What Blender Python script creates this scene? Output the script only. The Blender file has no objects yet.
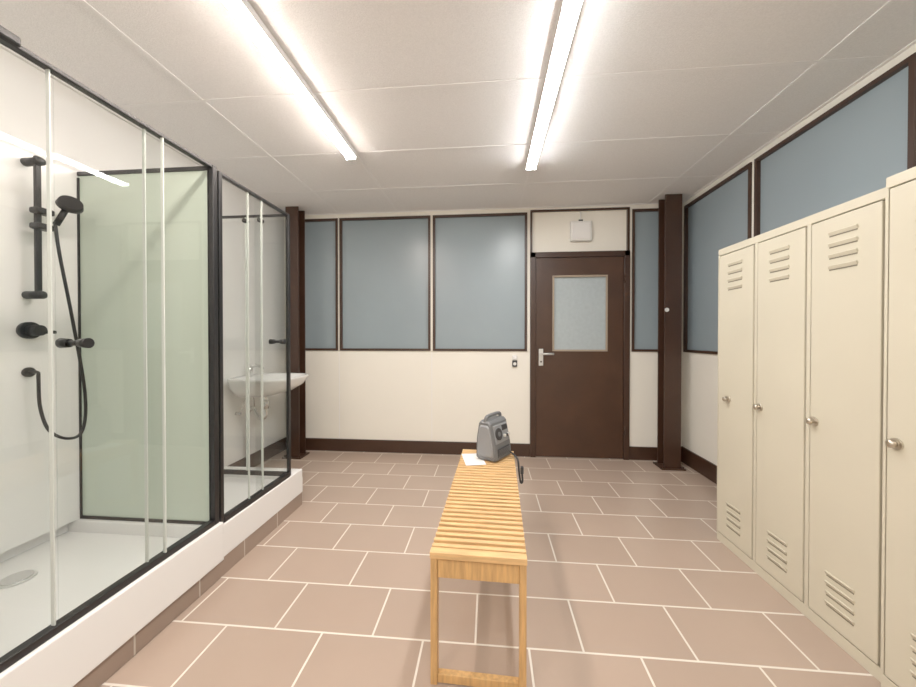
import bpy, bmesh, math
from mathutils import Matrix, Vector
R=math.radians
# ---------------------------------------------------------------- materials
def new_mat(name):
    m=bpy.data.materials.new(name); m.use_nodes=True
    return m,m.node_tree,m.node_tree.nodes['Principled BSDF']
def M(name,col,rough=.5,metal=0,noise=0,nscale=8,bump=0,bscale=60,spec=.5,stretch=None):
    m,nt,b=new_mat(name)
    b.inputs['Base Color'].default_value=(*col,1)
    b.inputs['Roughness'].default_value=rough
    b.inputs['Metallic'].default_value=metal
    b.inputs['Specular IOR Level'].default_value=spec
    tc=nt.nodes.new('ShaderNodeTexCoord'); mp=nt.nodes.new('ShaderNodeMapping')
    nt.links.new(tc.outputs['Object'],mp.inputs['Vector'])
    if stretch: mp.inputs['Scale'].default_value=stretch
    if noise:
        n=nt.nodes.new('ShaderNodeTexNoise'); n.inputs['Scale'].default_value=nscale; n.inputs['Detail'].default_value=5
        nt.links.new(mp.outputs[0],n.inputs['Vector'])
        r=nt.nodes.new('ShaderNodeValToRGB')
        r.color_ramp.elements[0].position=.3; r.color_ramp.elements[1].position=.7
        r.color_ramp.elements[0].color=(*[c*(1-noise) for c in col],1)
        r.color_ramp.elements[1].color=(*[min(1,c*(1+noise)) for c in col],1)
        nt.links.new(n.outputs['Fac'],r.inputs['Fac']); nt.links.new(r.outputs['Color'],b.inputs['Base Color'])
    if bump:
        n=nt.nodes.new('ShaderNodeTexNoise'); n.inputs['Scale'].default_value=bscale; n.inputs['Detail'].default_value=3
        nt.links.new(mp.outputs[0],n.inputs['Vector'])
        bp=nt.nodes.new('ShaderNodeBump'); bp.inputs['Strength'].default_value=bump; bp.inputs['Distance'].default_value=.01
        nt.links.new(n.outputs['Fac'],bp.inputs['Height']); nt.links.new(bp.outputs[0],b.inputs['Normal'])
    return m
def brick_mat(name,c1,c2,mortar,bw,rh,ms,swap=False,off=(0,0,0),rough=.35,offset=.5):
    m,nt,b=new_mat(name)
    tc=nt.nodes.new('ShaderNodeTexCoord'); vec=tc.outputs['Object']
    if swap:
        s=nt.nodes.new('ShaderNodeSeparateXYZ'); c=nt.nodes.new('ShaderNodeCombineXYZ')
        a=nt.nodes.new('ShaderNodeMath'); a.operation='ADD'
        nt.links.new(vec,s.inputs[0]); nt.links.new(s.outputs['X'],a.inputs[0]); nt.links.new(s.outputs['Y'],a.inputs[1])
        nt.links.new(a.outputs[0],c.inputs['X']); nt.links.new(s.outputs['Z'],c.inputs['Y']); vec=c.outputs[0]
    mp=nt.nodes.new('ShaderNodeMapping'); mp.inputs['Location'].default_value=off
    nt.links.new(vec,mp.inputs['Vector'])
    br=nt.nodes.new('ShaderNodeTexBrick'); br.inputs['Scale'].default_value=1
    br.inputs['Brick Width'].default_value=bw; br.inputs['Row Height'].default_value=rh
    br.inputs['Mortar Size'].default_value=ms; br.inputs['Mortar Smooth'].default_value=.2
    br.offset=offset
    br.inputs['Color1'].default_value=(*c1,1); br.inputs['Color2'].default_value=(*c2,1); br.inputs['Mortar'].default_value=(*mortar,1)
    nt.links.new(mp.outputs[0],br.inputs['Vector'])
    n=nt.nodes.new('ShaderNodeTexNoise'); n.inputs['Scale'].default_value=3; n.inputs['Detail'].default_value=6
    nt.links.new(tc.outputs['Object'],n.inputs['Vector'])
    mx=nt.nodes.new('ShaderNodeMixRGB'); mx.blend_type='MULTIPLY'; mx.inputs['Fac'].default_value=.12
    nt.links.new(br.outputs['Color'],mx.inputs[1]); nt.links.new(n.outputs['Fac'],mx.inputs[2])
    nt.links.new(mx.outputs[0],b.inputs['Base Color'])
    b.inputs['Roughness'].default_value=rough
    bp=nt.nodes.new('ShaderNodeBump'); bp.invert=True; bp.inputs['Strength'].default_value=.4; bp.inputs['Distance'].default_value=.003
    nt.links.new(br.outputs['Fac'],bp.inputs['Height']); nt.links.new(bp.outputs[0],b.inputs['Normal'])
    return m
def emis(name,col,s):
    m,nt,b=new_mat(name)
    b.inputs['Base Color'].default_value=(1,1,1,1)
    b.inputs['Emission Color'].default_value=(*col,1); b.inputs['Emission Strength'].default_value=s
    return m
def thin_glass(name,tint):
    m,nt,b=new_mat(name); nt.nodes.remove(b)
    o=nt.nodes['Material Output']
    t=nt.nodes.new('ShaderNodeBsdfTransparent'); t.inputs[0].default_value=(*tint,1)
    g=nt.nodes.new('ShaderNodeBsdfGlossy'); g.inputs['Roughness'].default_value=.02
    lw=nt.nodes.new('ShaderNodeLayerWeight'); lw.inputs['Blend'].default_value=.5
    p=nt.nodes.new('ShaderNodeMath'); p.operation='POWER'; p.inputs[1].default_value=5
    q=nt.nodes.new('ShaderNodeMath'); q.operation='MULTIPLY_ADD'; q.inputs[1].default_value=.6; q.inputs[2].default_value=.03
    nt.links.new(lw.outputs['Facing'],p.inputs[0]); nt.links.new(p.outputs[0],q.inputs[0])
    mx=nt.nodes.new('ShaderNodeMixShader')
    nt.links.new(q.outputs[0],mx.inputs[0]); nt.links.new(t.outputs[0],mx.inputs[1]); nt.links.new(g.outputs[0],mx.inputs[2])
    nt.links.new(mx.outputs[0],o.inputs['Surface'])
    return m
CREAM=M('cream_wall',(.88,.85,.76),.55,noise=.015,nscale=2)
WHITEW=M('white_wall',(.88,.87,.85),.5,noise=.015,nscale=2)
CEIL=M('ceiling_mineral',(.85,.845,.84),.9,noise=.05,nscale=160,bump=.3,bscale=220)
GRID=M('ceiling_grid_white',(.87,.865,.86),.5)
BROWN=M('brown_paint',(.042,.018,.010),.38,noise=.12,nscale=5)
BROWN2=M('brown_door',(.052,.022,.011),.4,noise=.18,nscale=4)
BLUE=M('frosted_blue_glass',(.27,.335,.37),.30,noise=.05,nscale=1.2)
BLUE2=M('frosted_door_glass',(.38,.44,.46),.4,noise=.05,nscale=30)
FLOOR=brick_mat('terracotta_tile',(.445,.335,.262),(.41,.308,.24),(.80,.74,.65),.42,.27,.0045,off=(.05,-.01,0),rough=.28)
PTILE=brick_mat('plinth_tile',(.35,.26,.205),(.32,.235,.185),(.62,.56,.48),.30,.2,.004,swap=True,off=(0,.05,0))
LOCK=M('locker_cream_enamel',(.60,.555,.43),.34,noise=.03,nscale=3)
LOCKE=M('locker_edge',(.46,.42,.33),.45)
DARK=M('dark_slot',(.05,.045,.035),.8)
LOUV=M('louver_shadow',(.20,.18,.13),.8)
CHROME=M('chrome',(.75,.75,.75),.15,1)
BRASS=M('worn_nickel',(.55,.50,.42),.3,1)
ALU=M('aluminium',(.72,.73,.71),.3,.6)
BLACK=M('black_frame',(.007,.007,.008),.4)
ACRY=M('white_acrylic',(.88,.875,.86),.2)
CERA=M('ceramic',(.87,.87,.86),.08)
PLAST=M('white_plastic',(.8,.8,.77),.4)
GLASS=thin_glass('clear_glass',(.965,.975,.97))
STRIP=M('seal_strip',(.62,.66,.62),.3)
FROST=M('frosted_green_glass',(.60,.69,.59),.2)
WOOD=M('bench_wood',(.68,.42,.18),.45,noise=.2,nscale=6,stretch=(1.5,14,14))
WOODL=M('bench_wood_legs',(.58,.34,.13),.45,noise=.2,nscale=6,stretch=(14,14,1.5))
GREY=M('grey_plastic',(.14,.145,.15),.45)
LGREY=M('light_grey_plastic',(.25,.26,.27),.45)
DGREY=M('dark_grey_plastic',(.03,.03,.033),.5)
PAPER=M('paper',(.85,.85,.84),.7)
L1=emis('led_warm',(1,.87,.775),42)
L2=emis('led_neutral',(1,.985,.965),42)
# ---------------------------------------------------------------- mesh builder
class MB:
    def __init__(s): s.bm=bmesh.new(); s.mats=[]; s.T=Matrix()
    def mi(s,m):
        if m not in s.mats: s.mats.append(m)
        return s.mats.index(m)
    def _fin(s,verts,mat,T=None,smooth=False):
        T=s.T@(T or Matrix())
        fs=set()
        for v in verts:
            v.co=T@v.co
            for f in v.link_faces: fs.add(f)
        i=s.mi(mat)
        for f in fs: f.material_index=i; f.smooth=smooth
    def box(s,x0,x1,y0,y1,z0,z1,mat,bev=0,T=None,seg=2):
        vs=[s.bm.verts.new((x,y,z)) for x in (min(x0,x1),max(x0,x1)) for y in (min(y0,y1),max(y0,y1)) for z in (min(z0,z1),max(z0,z1))]
        q=[(0,1,3,2),(4,6,7,5),(0,4,5,1),(2,3,7,6),(0,2,6,4),(1,5,7,3)]
        fs=[s.bm.faces.new([vs[i] for i in f]) for f in q]
        if bev:
            es={e for f in fs for e in f.edges}
            r=bmesh.ops.bevel(s.bm,geom=list(es)+vs,offset=bev,segments=seg,profile=.5,affect='EDGES')
            vs=list({v for v in r['verts']}|{v for v in vs if v.is_valid})
        s._fin(vs,mat,T)
    def cyl(s,p0,p1,r,mat,seg=24,r2=None,T=None):
        p0=Vector(p0);p1=Vector(p1);d=p1-p0
        rot=d.to_track_quat('Z','Y').to_matrix().to_4x4()
        r_=bmesh.ops.create_cone(s.bm,cap_ends=True,segments=seg,radius1=r,radius2=r if r2 is None else r2,depth=d.length,matrix=Matrix.Translation((p0+p1)/2)@rot)
        vs=r_['verts']; s._fin(vs,mat,T)
        for v in vs:
            for f in v.link_faces:
                if len(f.verts)==4: f.smooth=True
    def sph(s,c,r,mat,sc=(1,1,1),T=None):
        r_=bmesh.ops.create_uvsphere(s.bm,u_segments=20,v_segments=12,radius=r,matrix=Matrix.Translation(c)@Matrix.Diagonal((*sc,1)))
        s._fin(r_['verts'],mat,T,True)
    def tube(s,pts,r,mat,seg=10,sub=6,T=None):
        P=[Vector(p) for p in pts]; Q=[]
        for i in range(len(P)-1):
            a=P[max(i-1,0)];b=P[i];c=P[i+1];d=P[min(i+2,len(P)-1)]
            for k in range(sub):
                t=k/sub
                Q.append(.5*((2*b)+(c-a)*t+(2*a-5*b+4*c-d)*t*t+(3*b-a-3*c+d)*t**3))
        Q.append(P[-1]); rings=[]; n=None
        for i,q in enumerate(Q):
            t=(Q[min(i+1,len(Q)-1)]-Q[max(i-1,0)]).normalized()
            if n is None: n=t.orthogonal().normalized()
            n=(n-t*n.dot(t)).normalized(); b=t.cross(n)
            rings.append([s.bm.verts.new(q+(n*math.cos(2*math.pi*k/seg)+b*math.sin(2*math.pi*k/seg))*r) for k in range(seg)])
        for i in range(len(rings)-1):
            for k in range(seg):
                s.bm.faces.new([rings[i][k],rings[i][(k+1)%seg],rings[i+1][(k+1)%seg],rings[i+1][k]])
        s.bm.faces.new(rings[0][::-1]); s.bm.faces.new(rings[-1])
        s._fin([v for g in rings for v in g],mat,T,True)
    def loft(s,rings,mat,T=None,smooth=True,cap0=True,cap1=True):
        RR=[[s.bm.verts.new(p) for p in r] for r in rings]; n=len(RR[0])
        for i in range(len(RR)-1):
            for k in range(n): s.bm.faces.new([RR[i][k],RR[i][(k+1)%n],RR[i+1][(k+1)%n],RR[i+1][k]])
        if cap0: s.bm.faces.new(RR[0][::-1])
        if cap1: s.bm.faces.new(RR[-1])
        s._fin([v for g in RR for v in g],mat,T,smooth)
    def done(s,name,origin=(0,0,0)):
        bmesh.ops.recalc_face_normals(s.bm,faces=s.bm.faces)
        o=Vector(origin)
        for v in s.bm.verts: v.co-=o
        me=bpy.data.meshes.new(name); s.bm.to_mesh(me); s.bm.free()
        for m in s.mats: me.materials.append(m)
        ob=bpy.data.objects.new(name,me); ob.location=o
        bpy.context.scene.collection.objects.link(ob); return ob
# ---------------------------------------------------------------- dims
XL,XR,YB,YF,H=-2.2,1.90,3.57,-2.2,2.535
b=MB(); b.box(XL-.1,XR+.1,YF-.1,YB+.1,-.1,0,FLOOR); b.done('floor')
b=MB(); b.box(XL-.1,XR+.1,YF-.1,YB+.1,H,H+.1,CEIL); b.done('ceiling')
b=MB()
gx=[-1.58,-.95,.32,1.57]
for x in gx: b.box(x-.009,x+.009,YF,YB,H-.004,H-.0005,GRID)
y=3.0
while y>YF: b.box(XL,XR,y-.009,y+.009,H-.0035,H-.0005,GRID); y-=.6
b.box(XL,XR,YB-.02,YB-.0005,H-.006,H-.0005,GRID); b.box(XR-.02,XR-.0005,YF,YB,H-.006,H-.0005,GRID); b.box(XL+.0005,XL+.02,YF,YB,H-.006,H-.0005,GRID)
b.done('trim_ceiling_grid')
b=MB(); b.box(XL-.1,XL,YF-.1,YB+.1,0,H,WHITEW); b.done('wall_left')
b=MB(); b.box(XL,XR,YF-.1,YF,0,H,CREAM); b.done('wall_front')
# back wall
WZ0,WZ1=1.075,2.485
backwins=[(-2.17,-1.60),(-1.58,-.60),(-.575,.395),(1.42,1.87)]
DX0,DX1=.425,1.395
b=MB()
b.box(XL,DX0-.001,YB,YB+.1,0,WZ0,CREAM); b.box(XL,DX0-.001,YB,YB+.1,WZ1,H,CREAM)
cuts=[XL]+[v for w in backwins[:3] for v in w]+[DX0-.001]
for i in range(0,len(cuts),2): b.box(cuts[i],cuts[i+1],YB,YB+.1,WZ0,WZ1,CREAM)
for x in (-1.59,-.5875): b.box(x-.003,x+.003,YB-.003,YB,.14,WZ0-.01,WHITEW)
b.done('wall_back_left')
b=MB(); b.box(DX1+.001,XR,YB,YB+.1,0,WZ0,CREAM); b.box(DX1+.001,XR,YB,YB+.1,WZ1,H,CREAM)
b.box(DX1+.001,backwins[3][0],YB,YB+.1,WZ0,WZ1,CREAM); b.box(backwins[3][1],XR,YB,YB+.1,WZ0,WZ1,CREAM); b.done('wall_back_right')
b=MB(); b.box(DX0-.001,DX1+.001,YB+.02,YB+.1,2.077,WZ1,CREAM); b.box(DX0-.001,DX1+.001,YB,YB+.1,WZ1,H,CREAM); b.done('wall_back_header')
def win_back(i,x0,x1):
    b=MB(); f=.024
    b.box(x0,x1,YB-.012,YB+.05,WZ1-f,WZ1,BROWN); b.box(x0,x1,YB-.012,YB+.05,WZ0,WZ0+f,BROWN)
    b.box(x0,x0+f,YB-.012,YB+.05,WZ0+f,WZ1-f,BROWN); b.box(x1-f,x1,YB-.012,YB+.05,WZ0+f,WZ1-f,BROWN)
    b.box(x0+f,x1-f,YB+.015,YB+.025,WZ0+f,WZ1-f,BLUE)
    b.done('window_%d'%i)
for i,w in enumerate(backwins): win_back(i+1,*w)
# right wall
rwins=[(2.68,3.53),(1.715,2.645),(.75,1.68),(-.25,.715),(-1.25,-.285)]
b=MB()
b.box(XR,XR+.1,YF-.1,YB+.1,0,WZ0,CREAM); b.box(XR,XR+.1,YF-.1,YB+.1,WZ1,H,CREAM)
ys=sorted([YF-.1]+[v for w in rwins for v in w]+[YB+.1])
for i in range(0,len(ys),2): b.box(XR,XR+.1,ys[i],ys[i+1],WZ0,WZ1,CREAM)
b.done('wall_right')
for i,(y0,y1) in enumerate(rwins):
    b=MB(); f=.024; a,c=XR-.012,XR+.05
    b.box(a,c,y0,y1,WZ1-f,WZ1,BROWN); b.box(a,c,y0,y1,WZ0,WZ0+f,BROWN)
    b.box(a,c,y0,y0+f,WZ0+f,WZ1-f,BROWN); b.box(a,c,y1-f,y1,WZ0+f,WZ1-f,BROWN)
    b.box(XR+.015,XR+.025,y0+f,y1-f,WZ0+f,WZ1-f,BLUE)
    b.done('window_%d'%(i+5))
b=MB(); b.box(XL,DX0-.001,YB-.018,YB-.0005,0,.13,BROWN,.003); b.done('baseboard_back')
b=MB(); b.box(DX1+.001,XR,YB-.018,YB-.0005,0,.13,BROWN,.003); b.done('baseboard_back.001')
b=MB(); b.box(XR-.018,XR-.0005,YF,YB-.02,0,.15,BROWN,.003); b.done('baseboard_right')
b=MB(); b.box(XL+.0005,XL+.018,2.45,YB-.02,0,.13,BROWN,.003); b.done('baseboard_left')
b=MB()
b.box(DX0,DX1,YB-.015,YB-.0005,WZ1-.002,WZ1+.02,BROWN); b.box(DX0,DX0+.02,YB-.015,YB+.019,2.077,WZ1-.001,BROWN); b.box(DX1-.02,DX1,YB-.015,YB+.019,2.077,WZ1-.001,BROWN)
b.done('trim_1')
# door
b=MB(); f=.055; y0,y1=YB-.03,YB+.06
b.box(DX0,DX0+f,y0,y1,0,2.075,BROWN,.004); b.box(DX1-f,DX1,y0,y1,0,2.075,BROWN,.004); b.box(DX0,DX1,y0,y1,2.02,2.075,BROWN,.004)
a,c=DX0+f+.003,DX1-f-.003; la,lc,z0,z1=.655,1.175,1.085,1.83
ya,yb=YB-.012,YB+.03
b.box(a,la,ya,yb,.006,2.017,BROWN2); b.box(lc,c,ya,yb,.006,2.017,BROWN2)
b.box(la,lc,ya,yb,.006,z0,BROWN2); b.box(la,lc,ya,yb,z1,2.017,BROWN2)
WT=M('door_light_trim',(.34,.27,.20),.4)
for (p,q,r_,s_) in ((la-.009,la+.009,z0,z1),(lc-.009,lc+.009,z0,z1),(la-.009,lc+.009,z0-.009,z0+.009),(la-.009,lc+.009,z1-.009,z1+.009)):
    b.box(p,q,ya-.01,ya+.004,r_,s_,WT,.002)
b.box(la,lc,ya+.012,ya+.018,z0,z1,BLUE2)
hx=a+.05
b.box(hx-.022,hx+.022,ya-.008,ya,.93,1.10,ALU,.004); b.cyl((hx,ya-.055,1.05),(hx,ya,1.05),.010,ALU)
b.cyl((hx,ya-.05,1.05),(hx+.12,ya-.05,1.05),.010,ALU); b.cyl((hx,ya-.012,.97),(hx,ya-.006,.97),.009,DARK)
for z in (.25,1.75): b.cyl((DX1-f+.004,y0-.006,z),(DX1-f+.004,y0-.006,z+.08),.007,BROWN)
b.done('door_1')
b=MB(); b.box(.82,1.03,YB-.03,YB+.019,2.18,2.38,PLAST,.012); b.cyl((.925,YB+.01,2.38),(.925,YB+.01,2.482),.006,PLAST)
b.box(.84,1.01,YB-.034,YB-.029,2.20,2.36,ACRY,.003); b.cyl((.90,YB-.02,2.385),(.94,YB-.02,2.385),.008,DGREY); b.done('wall_speaker_box')
b=MB(); b.box(.245,.295,YB-.018,YB-.0005,.985,1.035,PLAST,.006); b.box(.253,.287,YB-.022,YB-.017,.993,1.027,ACRY,.003)
b.box(.245,.295,YB-.022,YB-.0005,.915,.98,DGREY,.006); b.cyl((.27,YB-.024,.947),(.27,YB-.02,.947),.016,PLAST); b.done('light_switch')
def column(x0,x1,y0,y1):
    b=MB(); t=.012
    b.box(x0,x1,y0,y0+t,.012,H-.007,BROWN,.002); b.box(x0,x1,y1-t,y1,.012,H-.007,BROWN,.002)
    xm=(x0+x1)/2; b.box(xm-.006,xm+.006,y0+t,y1-t,.012,H-.007,BROWN)
    b.box(x0-.03,x1+.03,y0-.03,y1+.02,0,.012,BROWN)
    for sx in (x0-.012,x1+.012): b.cyl((sx,y0-.012,.012),(sx,y0-.012,.03),.009,BROWN,6)
    return b
b=column(1.618,1.768,3.33,3.46); b.cyl((1.635,3.322,1.47),(1.635,3.33,1.47),.018,PLAST); b.done('steel_column',(1.695,3.39,0))
b=column(-2.03,-1.895,3.31,3.44); b.done('steel_column.001',(-1.96,3.38,0))
# lights
def lamp(x,y0,y1,mat,name):
    b=MB(); b.box(x-.036,x+.036,y0,y1,H-.042,H-.0045,ACRY,.003)
    n=10
    prof=[(-.034,H-.041)]+[(-.034*math.cos(math.pi*k/n),H-.043-.013*math.sin(math.pi*k/n)) for k in range(n+1)]+[(.034,H-.041)]
    rings=[[(x+p[0],yy,p[1]) for p in prof] for yy in (y0+.01,y1-.01)]
    b.loft(rings,mat)
    b.box(x-.038,x+.038,y0,y0+.012,H-.060,H-.005,ACRY,.003); b.box(x-.038,x+.038,y1-.012,y1,H-.060,H-.005,ACRY,.003)
    b.done(name,(x,(y0+y1)/2,H))
lamp(-.97,.88,2.39,L1,'ceiling_batten_light'); lamp(.32,1.14,2.65,L2,'ceiling_batten_light.001')
lamp(-.97,-1.4,.1,L1,'ceiling_batten_light.002'); lamp(.32,-1.2,.3,L2,'ceiling_batten_light.003')
# ---------------------------------------------------------------- lockers
def locker(name,xf,yfar,n,top=1.74,w=.295,knobs=None):
    b=MB(); ynear=yfar-n*w; xb=XR-.02
    b.box(xf+.016,xb,ynear,yfar,.0,top,LOCKE)
    b.box(xf,xf+.016,ynear,yfar,top-.035,top,LOCK,.002); b.box(xf,xf+.016,ynear,yfar,0,.05,LOCK,.002)
    for i in range(n+1):
        y=yfar-i*w; lo=max(ynear,y-.009); hi=min(yfar,y+.009); b.box(xf,xf+.016,lo,hi,.05,top-.035,LOCK)
    b.box(xf+.002,xb,ynear,yfar,top,top+.003,LOCK)
    b.box(xf+.014,xf+.0165,ynear+.01,yfar-.01,.05,top-.035,DARK)
    for i in range(n):
        ya=yfar-i*w-.015; yb_=yfar-(i+1)*w+.015; yc=(ya+yb_)/2
        b.box(xf-.004,xf+.013,yb_,ya,.056,top-.041,LOCK,.003)
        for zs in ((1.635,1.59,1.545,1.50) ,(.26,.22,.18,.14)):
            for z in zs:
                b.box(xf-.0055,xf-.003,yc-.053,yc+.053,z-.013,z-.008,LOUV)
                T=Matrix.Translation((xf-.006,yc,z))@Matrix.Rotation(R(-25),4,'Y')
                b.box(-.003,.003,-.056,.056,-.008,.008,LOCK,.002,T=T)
        ky=(ya-.03) if not knobs else yfar-knobs[i]
        b.cyl((xf-.003,ky,.863),(xf-.010,ky,.863),.019,BRASS)
        b.cyl((xf-.006,ky,.863),(xf-.024,ky,.863),.008,BRASS); b.sph((xf-.026,ky,.863),.014,BRASS,(.6,1,1))
        b.box(xf-.038,xf-.032,ky-.0025,ky+.0025,.856,.870,BRASS)
    b.done(name,((xf+xb)/2,(yfar+ynear)/2,0))
locker('metal_locker',1.38,2.209,3,knobs=[.10,.33,.625])
locker('metal_locker.001',1.365,1.318,3,top=1.765)
# ---------------------------------------------------------------- showers
b=MB(); b.box(XL+.001,-1.35,.2,2.40,0,.095,PTILE); b.done('tiled_plinth',(0,0,0))
def tray(b,x0,x1,y0,y1,z0,z1,drain):
    r=.055; zi=z1-.06
    b.box(x0,x1-.0005,y0,y1,z0,zi,ACRY)
    b.box(x1-r,x1,y0,y1,z0,z1,ACRY,.006); b.box(x0,x0+r,y0,y1,zi-.004,z1,ACRY,.006)
    b.box(x0+r,x1-r,y0,y0+r,zi-.004,z1,ACRY,.006); b.box(x0+r,x1-r,y1-r,y1,zi-.004,z1,ACRY,.006)
    b.cyl((*drain,zi),(*drain,zi+.006),.055,ALU,32); b.cyl((*drain,zi+.006),(*drain,zi+.010),.045,CHROME,32)
def knob(b,x,y,z):
    b.cyl((x-.045,y,z),(x+.045,y,z),.009,BLACK); b.cyl((x+.02,y,z),(x+.05,y,z),.014,BLACK,r2=.017); b.cyl((x-.02,y,z),(x-.05,y,z),.014,BLACK,r2=.017)
TZ=2.06; BZ=.288
b=MB(); x0,x1,y0,y1=-2.19,-1.33,.79,1.625; bx=-2.085
tray(b,x0,x1,y0,y1,.0955,BZ,(-1.92,1.24))
b.box(x0,bx,y0,y1,BZ,TZ,ACRY,.003)
b.box(bx,x1-.05,y0+.005,y0+.02,BZ,TZ,ACRY)
b.box(bx,x1-.05,1.592,1.60,BZ+.01,TZ-.02,FROST)
b.box(bx,x1-.02,1.585,1.607,TZ-.020,TZ,BLACK,.002); b.box(bx,x1-.02,1.585,1.607,BZ,BZ+.015,BLACK,.002)
b.box(bx,bx+.008,1.585,1.60,BZ,TZ-.03,BLACK)
xf=x1-.03
b.box(xf-.016,xf+.016,1.586,1.614,BZ,TZ+.005,BLACK,.003)
b.box(xf-.018,xf+.018,y0,y0+.028,BZ,TZ+.005,BLACK,.003)
b.box(xf-.025,xf+.022,y0-.01,y0+.10,TZ-.008,TZ+.022,BLACK,.008)
b.box(xf-.014,xf+.014,y0+.028,1.586,TZ-.011,TZ+.004,BLACK,.003)
b.box(xf-.016,xf+.016,y0+.028,1.586,BZ,BZ+.026,BLACK,.003)
b.box(bx,xf,y0,y0+.025,TZ-.011,TZ+.004,BLACK); b.box(bx,xf,y0,y0+.025,BZ,BZ+.026,BLACK)
b.box(xf+.004,xf+.010,.97,1.335,BZ+.026,TZ-.011,GLASS); b.box(xf-.012,xf-.006,1.265,1.586,BZ+.026,TZ-.011,GLASS)
b.box(xf-.012,xf-.006,y0+.028,.98,BZ+.026,TZ-.011,GLASS)
for yy,xx in ((.962,xf-.001),(1.330,xf+.007),(1.268,xf-.009)): b.box(xx-.006,xx+.006,yy-.002,yy+.002,BZ+.026,TZ-.011,STRIP)
knob(b,xf+.007,1.02,1.20)
cab=b.done('shower_cabin',((x0+x1)/2,(y0+y1)/2,.0955))
b=MB(); wx=bx; ry=1.39; rx=wx+.06
b.box(rx-.009,rx+.009,ry-.010,ry+.010,1.40,2.035,BLACK,.004)
for z in (1.41,2.01): b.cyl((wx,ry,z),(rx+.02,ry,z),.018,BLACK); b.sph((rx+.02,ry,z),.018,BLACK,(.6,1,1))
for z in (1.72,1.79): b.box(rx-.02,rx+.03,ry-.020,ry+.045,z-.014,z+.014,BLACK,.008)
b.cyl((rx+.03,ry+.045,1.74),(rx+.055,ry+.07,1.83),.012,BLACK); T=Matrix.Translation((rx+.065,ry+.075,1.845))@Matrix.Rotation(R(55),4,'Y')@Matrix.Rotation(R(20),4,'X')
b.cyl((0,0,-.012),(0,0,.014),.046,BLACK,28,r2=.040,T=T)
b.cyl((wx,ry,1.25),(wx+.022,ry,1.25),.038,BLACK,32); b.cyl((wx+.022,ry,1.25),(wx+.07,ry,1.25),.024,BLACK); b.box(wx+.05,wx+.07,ry,ry+.06,1.235,1.25,BLACK,.004)
b.cyl((wx,ry,1.06),(wx+.012,ry,1.06),.022,BLACK); b.tube([(wx,ry,1.06),(wx+.05,ry,1.06),(wx+.055,ry,1.03),(wx+.055,ry+.005,.9),(wx+.08,ry+.02,.79),(wx+.11,ry+.07,.74),(wx+.12,ry+.12,.77),(wx+.12,ry+.130,.95),(wx+.11,ry+.09,1.3),(wx+.10,ry+.05,1.6),(rx+.03,ry+.042,1.74)],.0065,BLACK)
mx=b.done('mixer_set',(wx,ry,.7)); mx.parent=cab; mx.location=Vector(mx.location)-Vector(cab.location)
# second shower
b=MB(); x0,x1,y0,y1=-2.19,-1.345,1.63,2.395
BZ2=.262; tray(b,x0,x1,y0,y1,.0955,BZ2,(-1.8,1.95)); xf=x1-.022; ye=2.27
b.box(x0,x0+.03,y0,y1,BZ2,TZ,ACRY,.003)
b.box(xf-.014,xf+.014,y0+.005,y0+.028,BZ2,TZ,BLACK,.003); b.box(xf-.010,xf+.010,ye-.022,ye,BZ2,TZ,BLACK,.003)
b.box(xf-.012,xf+.012,y0+.028,ye-.022,TZ-.015,TZ,BLACK,.003); b.box(xf-.016,xf+.016,y0+.028,ye-.022,BZ2,BZ2+.030,BLACK,.003)
b.box(x0+.03,xf-.014,ye-.024,ye-.004,TZ-.015,TZ,BLACK,.003); b.box(x0+.03,xf-.014,ye-.024,ye-.004,BZ2,BZ2+.030,BLACK,.003)
b.box(xf+.002,xf+.007,y0+.028,1.98,BZ2+.03,TZ-.015,GLASS); b.box(xf-.009,xf-.004,1.93,ye-.022,BZ2+.03,TZ-.015,GLASS)
b.box(x0+.03,xf-.014,ye-.016,ye-.011,BZ2+.03,TZ-.015,GLASS)
for yy in (1.86,1.98): b.box(xf-.004,xf+.006,yy-.002,yy+.002,BZ2+.03,TZ-.015,STRIP)
for xx in (-1.67,-1.56): b.box(xx-.003,xx+.003,ye-.020,ye-.008,BZ2+.03,TZ-.015,STRIP)
for xx in (-1.95,-1.67,-1.56): b.cyl((xx,ye-.035,TZ-.040),(xx,ye-.0,TZ-.040),.015,BLACK)
knob(b,xf+.004,2.13,1.19)
b.done('shower_cabin.001',((x0+x1)/2,(y0+y1)/2,.0955))
# ---------------------------------------------------------------- sink
b=MB(); sy=2.92; cx=XL+.275
def ring(hx,hy,z,dx=0):
    pts=[]
    for k in range(40):
        a=2*math.pi*k/40; c_,s_=math.cos(a),math.sin(a); e=.62
        px=math.copysign(abs(c_)**(e if c_>0 else .35),c_)*hx; py=math.copysign(abs(s_)**e,s_)*hy
        pts.append((cx+dx+px,sy+py,z))
    return pts
b.loft([ring(.13,.12,.70,-.12),ring(.20,.19,.735,-.06),ring(.245,.255,.79,-.022),ring(.268,.275,.85,-.004),ring(.272,.28,.866),ring(.267,.274,.872),ring(.235,.245,.870,.012),ring(.21,.225,.855,.03),ring(.165,.19,.79,.02),ring(.09,.1,.745,.0),ring(.02,.02,.74,0)],CERA)
b.cyl((XL+.07,sy,.866),(XL+.07,sy,.96),.022,CHROME); b.tube([(XL+.07,sy,.94),(XL+.12,sy,.965),(XL+.18,sy,.95),(XL+.19,sy,.93)],.012,CHROME); b.box(XL+.05,XL+.13,sy-.01,sy+.01,.965,.98,CHROME,.004)
b.tube([(cx-.06,sy,.71),(cx-.06,sy,.60),(cx-.06,sy,.52),(cx-.10,sy,.49),(cx-.14,sy,.53),(cx-.17,sy,.58),(XL+.06,sy,.56),(XL+.045,sy,.48),(XL+.045,sy,.2),(XL+.045,sy,.001)],.018,CHROME)
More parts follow.
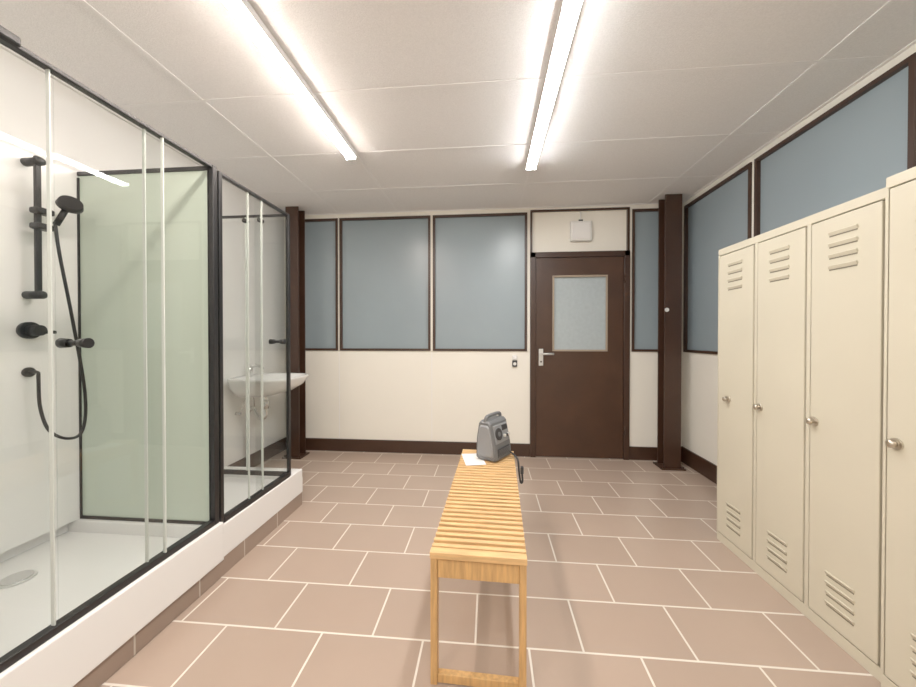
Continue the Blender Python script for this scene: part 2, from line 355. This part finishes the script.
b.cyl((cx-.06,sy,.58),(cx-.06,sy,.66),.028,CHROME)
for d in (-.09,.09): b.tube([(XL+.005,sy+d,.55),(XL+.04,sy+d,.55),(XL+.06,sy+d*.7,.64),(XL+.07,sy+d*.3,.76)],.006,CHROME); b.cyl((XL+.003,sy+d,.55),(XL+.05,sy+d,.55),.014,CHROME)
b.done('wash_basin',(cx,sy,0))
# ---------------------------------------------------------------- bench
BC=(-.018,1.735,0)
BT=Matrix.Translation(BC)@Matrix.Rotation(R(-1.8),4,'Z')
b=MB(); b.T=BT; hw,hl,bh=.168,.555,.47
for sx in (-1,1):
    for sy_ in (-1,1):
        x=sx*(hw-.014); y=sy_*(hl-.020)
        b.box(x-.012,x+.012,y-.018,y+.018,0,bh-.024,WOODL,.002)
    b.box(sx*(hw-.016)-.010,sx*(hw-.016)+.010,-hl+.038,hl-.038,bh-.085,bh-.024,WOODL,.002)
for sy_ in (-1,1):
    y=sy_*(hl-.020)
    b.box(-hw+.026,hw-.026,y-.011,y+.011,bh-.095,bh-.03,WOODL,.002)
    b.box(-hw+.026,hw-.026,y-.012,y+.012,.004,.034,WOODL,.002)
b.box(-hw,hw,-hl-.002,-hl+.030,bh-.024,bh,WOOD,.003); b.box(-hw,hw,hl-.030,hl+.002,bh-.024,bh,WOOD,.003)
n=29; a0=-hl+.030; pitch=(2*hl-.060)/n
for i in range(n):
    y=a0+pitch*(i+.5)+.001; b.box(-hw,hw,y-.0095,y+.0095,bh-.024,bh-.001,WOOD,.003)
b.done('slatted_bench',BC)
b=MB(); b.T=Matrix.Translation((-.09,2.11,.4705))@Matrix.Rotation(R(12),4,'Z'); b.box(-.06,.06,-.10,.10,0,.0012,PAPER); b.done('paper_sheet',(-.09,2.11,.47))
# radio
RC=Vector((.035,2.165,.4722))
b=MB(); b.T=Matrix.Translation(RC)@Matrix.Rotation(R(58),4,'Z')
prof=[(-.075,.012),(-.060,0),(.055,0),(.07,.012),(.066,.13),(.050,.225),(.036,.24),(-.020,.24),(-.036,.225),(-.066,.09)]
def rr(x,s): return [(x,p[0]*s,(p[1]-.12)*s+.12) for p in prof]
b.loft([rr(-.100,.90),rr(-.093,.97),rr(-.080,1.0),rr(.080,1.0),rr(.093,.97),rr(.100,.90)],GREY,smooth=False)
b.loft([rr(-.107,.70),rr(-.0995,.80)],LGREY,smooth=False); b.loft([rr(.0995,.80),rr(.107,.70)],LGREY,smooth=False)
ang=math.atan2(.03,.135)
FT=Matrix.Translation((0,-.0515,.157))@Matrix.Rotation(-ang,4,'X')
b.box(-.080,.080,-.006,.002,-.055,.055,LGREY,.004,T=FT)
b.cyl((-.04,-.012,.0),(-.04,-.004,.0),.036,DGREY,32,T=FT); b.cyl((-.04,-.014,0),(-.04,-.011,0),.014,GREY,24,T=FT)
b.box(.01,.074,-.009,-.004,.012,.045,DGREY,.002,T=FT)
for i in range(3): b.cyl((.02+i*.024,-.018,-.02),(.02+i*.024,-.004,-.02),.0095,ALU if i!=1 else DGREY,20,T=FT)
b.box(-.07,.07,-.0745,-.066,.02,.075,DGREY,.003)
for i in range(6): b.box(-.065,.065,-.077,-.073,.024+i*.008,.028+i*.008,GREY)
b.tube([(-.085,.005,.22),(-.083,.005,.252),(-.06,.005,.262),(0,.005,.264),(.06,.005,.262),(.083,.005,.252),(.085,.005,.22)],.011,GREY)
b.T=Matrix()
b.tube([(.10,2.20,.53),(.135,2.19,.50),(.160,2.16,.488),(.182,2.13,.465),(.188,2.12,.40),(.197,2.11,.34),(.207,2.10,.35),(.204,2.10,.40)],.006,DGREY)
b.box(.195,.213,2.09,2.11,.395,.44,DGREY,.004)
b.done('portable_radio',RC)
# ---------------------------------------------------------------- world & camera
w=bpy.data.worlds.new('world'); bpy.context.scene.world=w; w.use_nodes=True
w.node_tree.nodes['Background'].inputs[0].default_value=(.6,.65,.7,1); w.node_tree.nodes['Background'].inputs[1].default_value=.3
c=bpy.data.cameras.new('camera'); co=bpy.data.objects.new('camera',c); bpy.context.scene.collection.objects.link(co)
co.location=(0,0,1.22); co.rotation_euler=(R(89.5),0,R(5)); c.sensor_width=36; c.lens=345/916*36; c.shift_y=-3.5/916; c.clip_start=.02
bpy.context.scene.camera=co
vs=bpy.context.scene.view_settings
vs.view_transform='Standard'; vs.look='None'; vs.exposure=1.08; vs.gamma=1.16
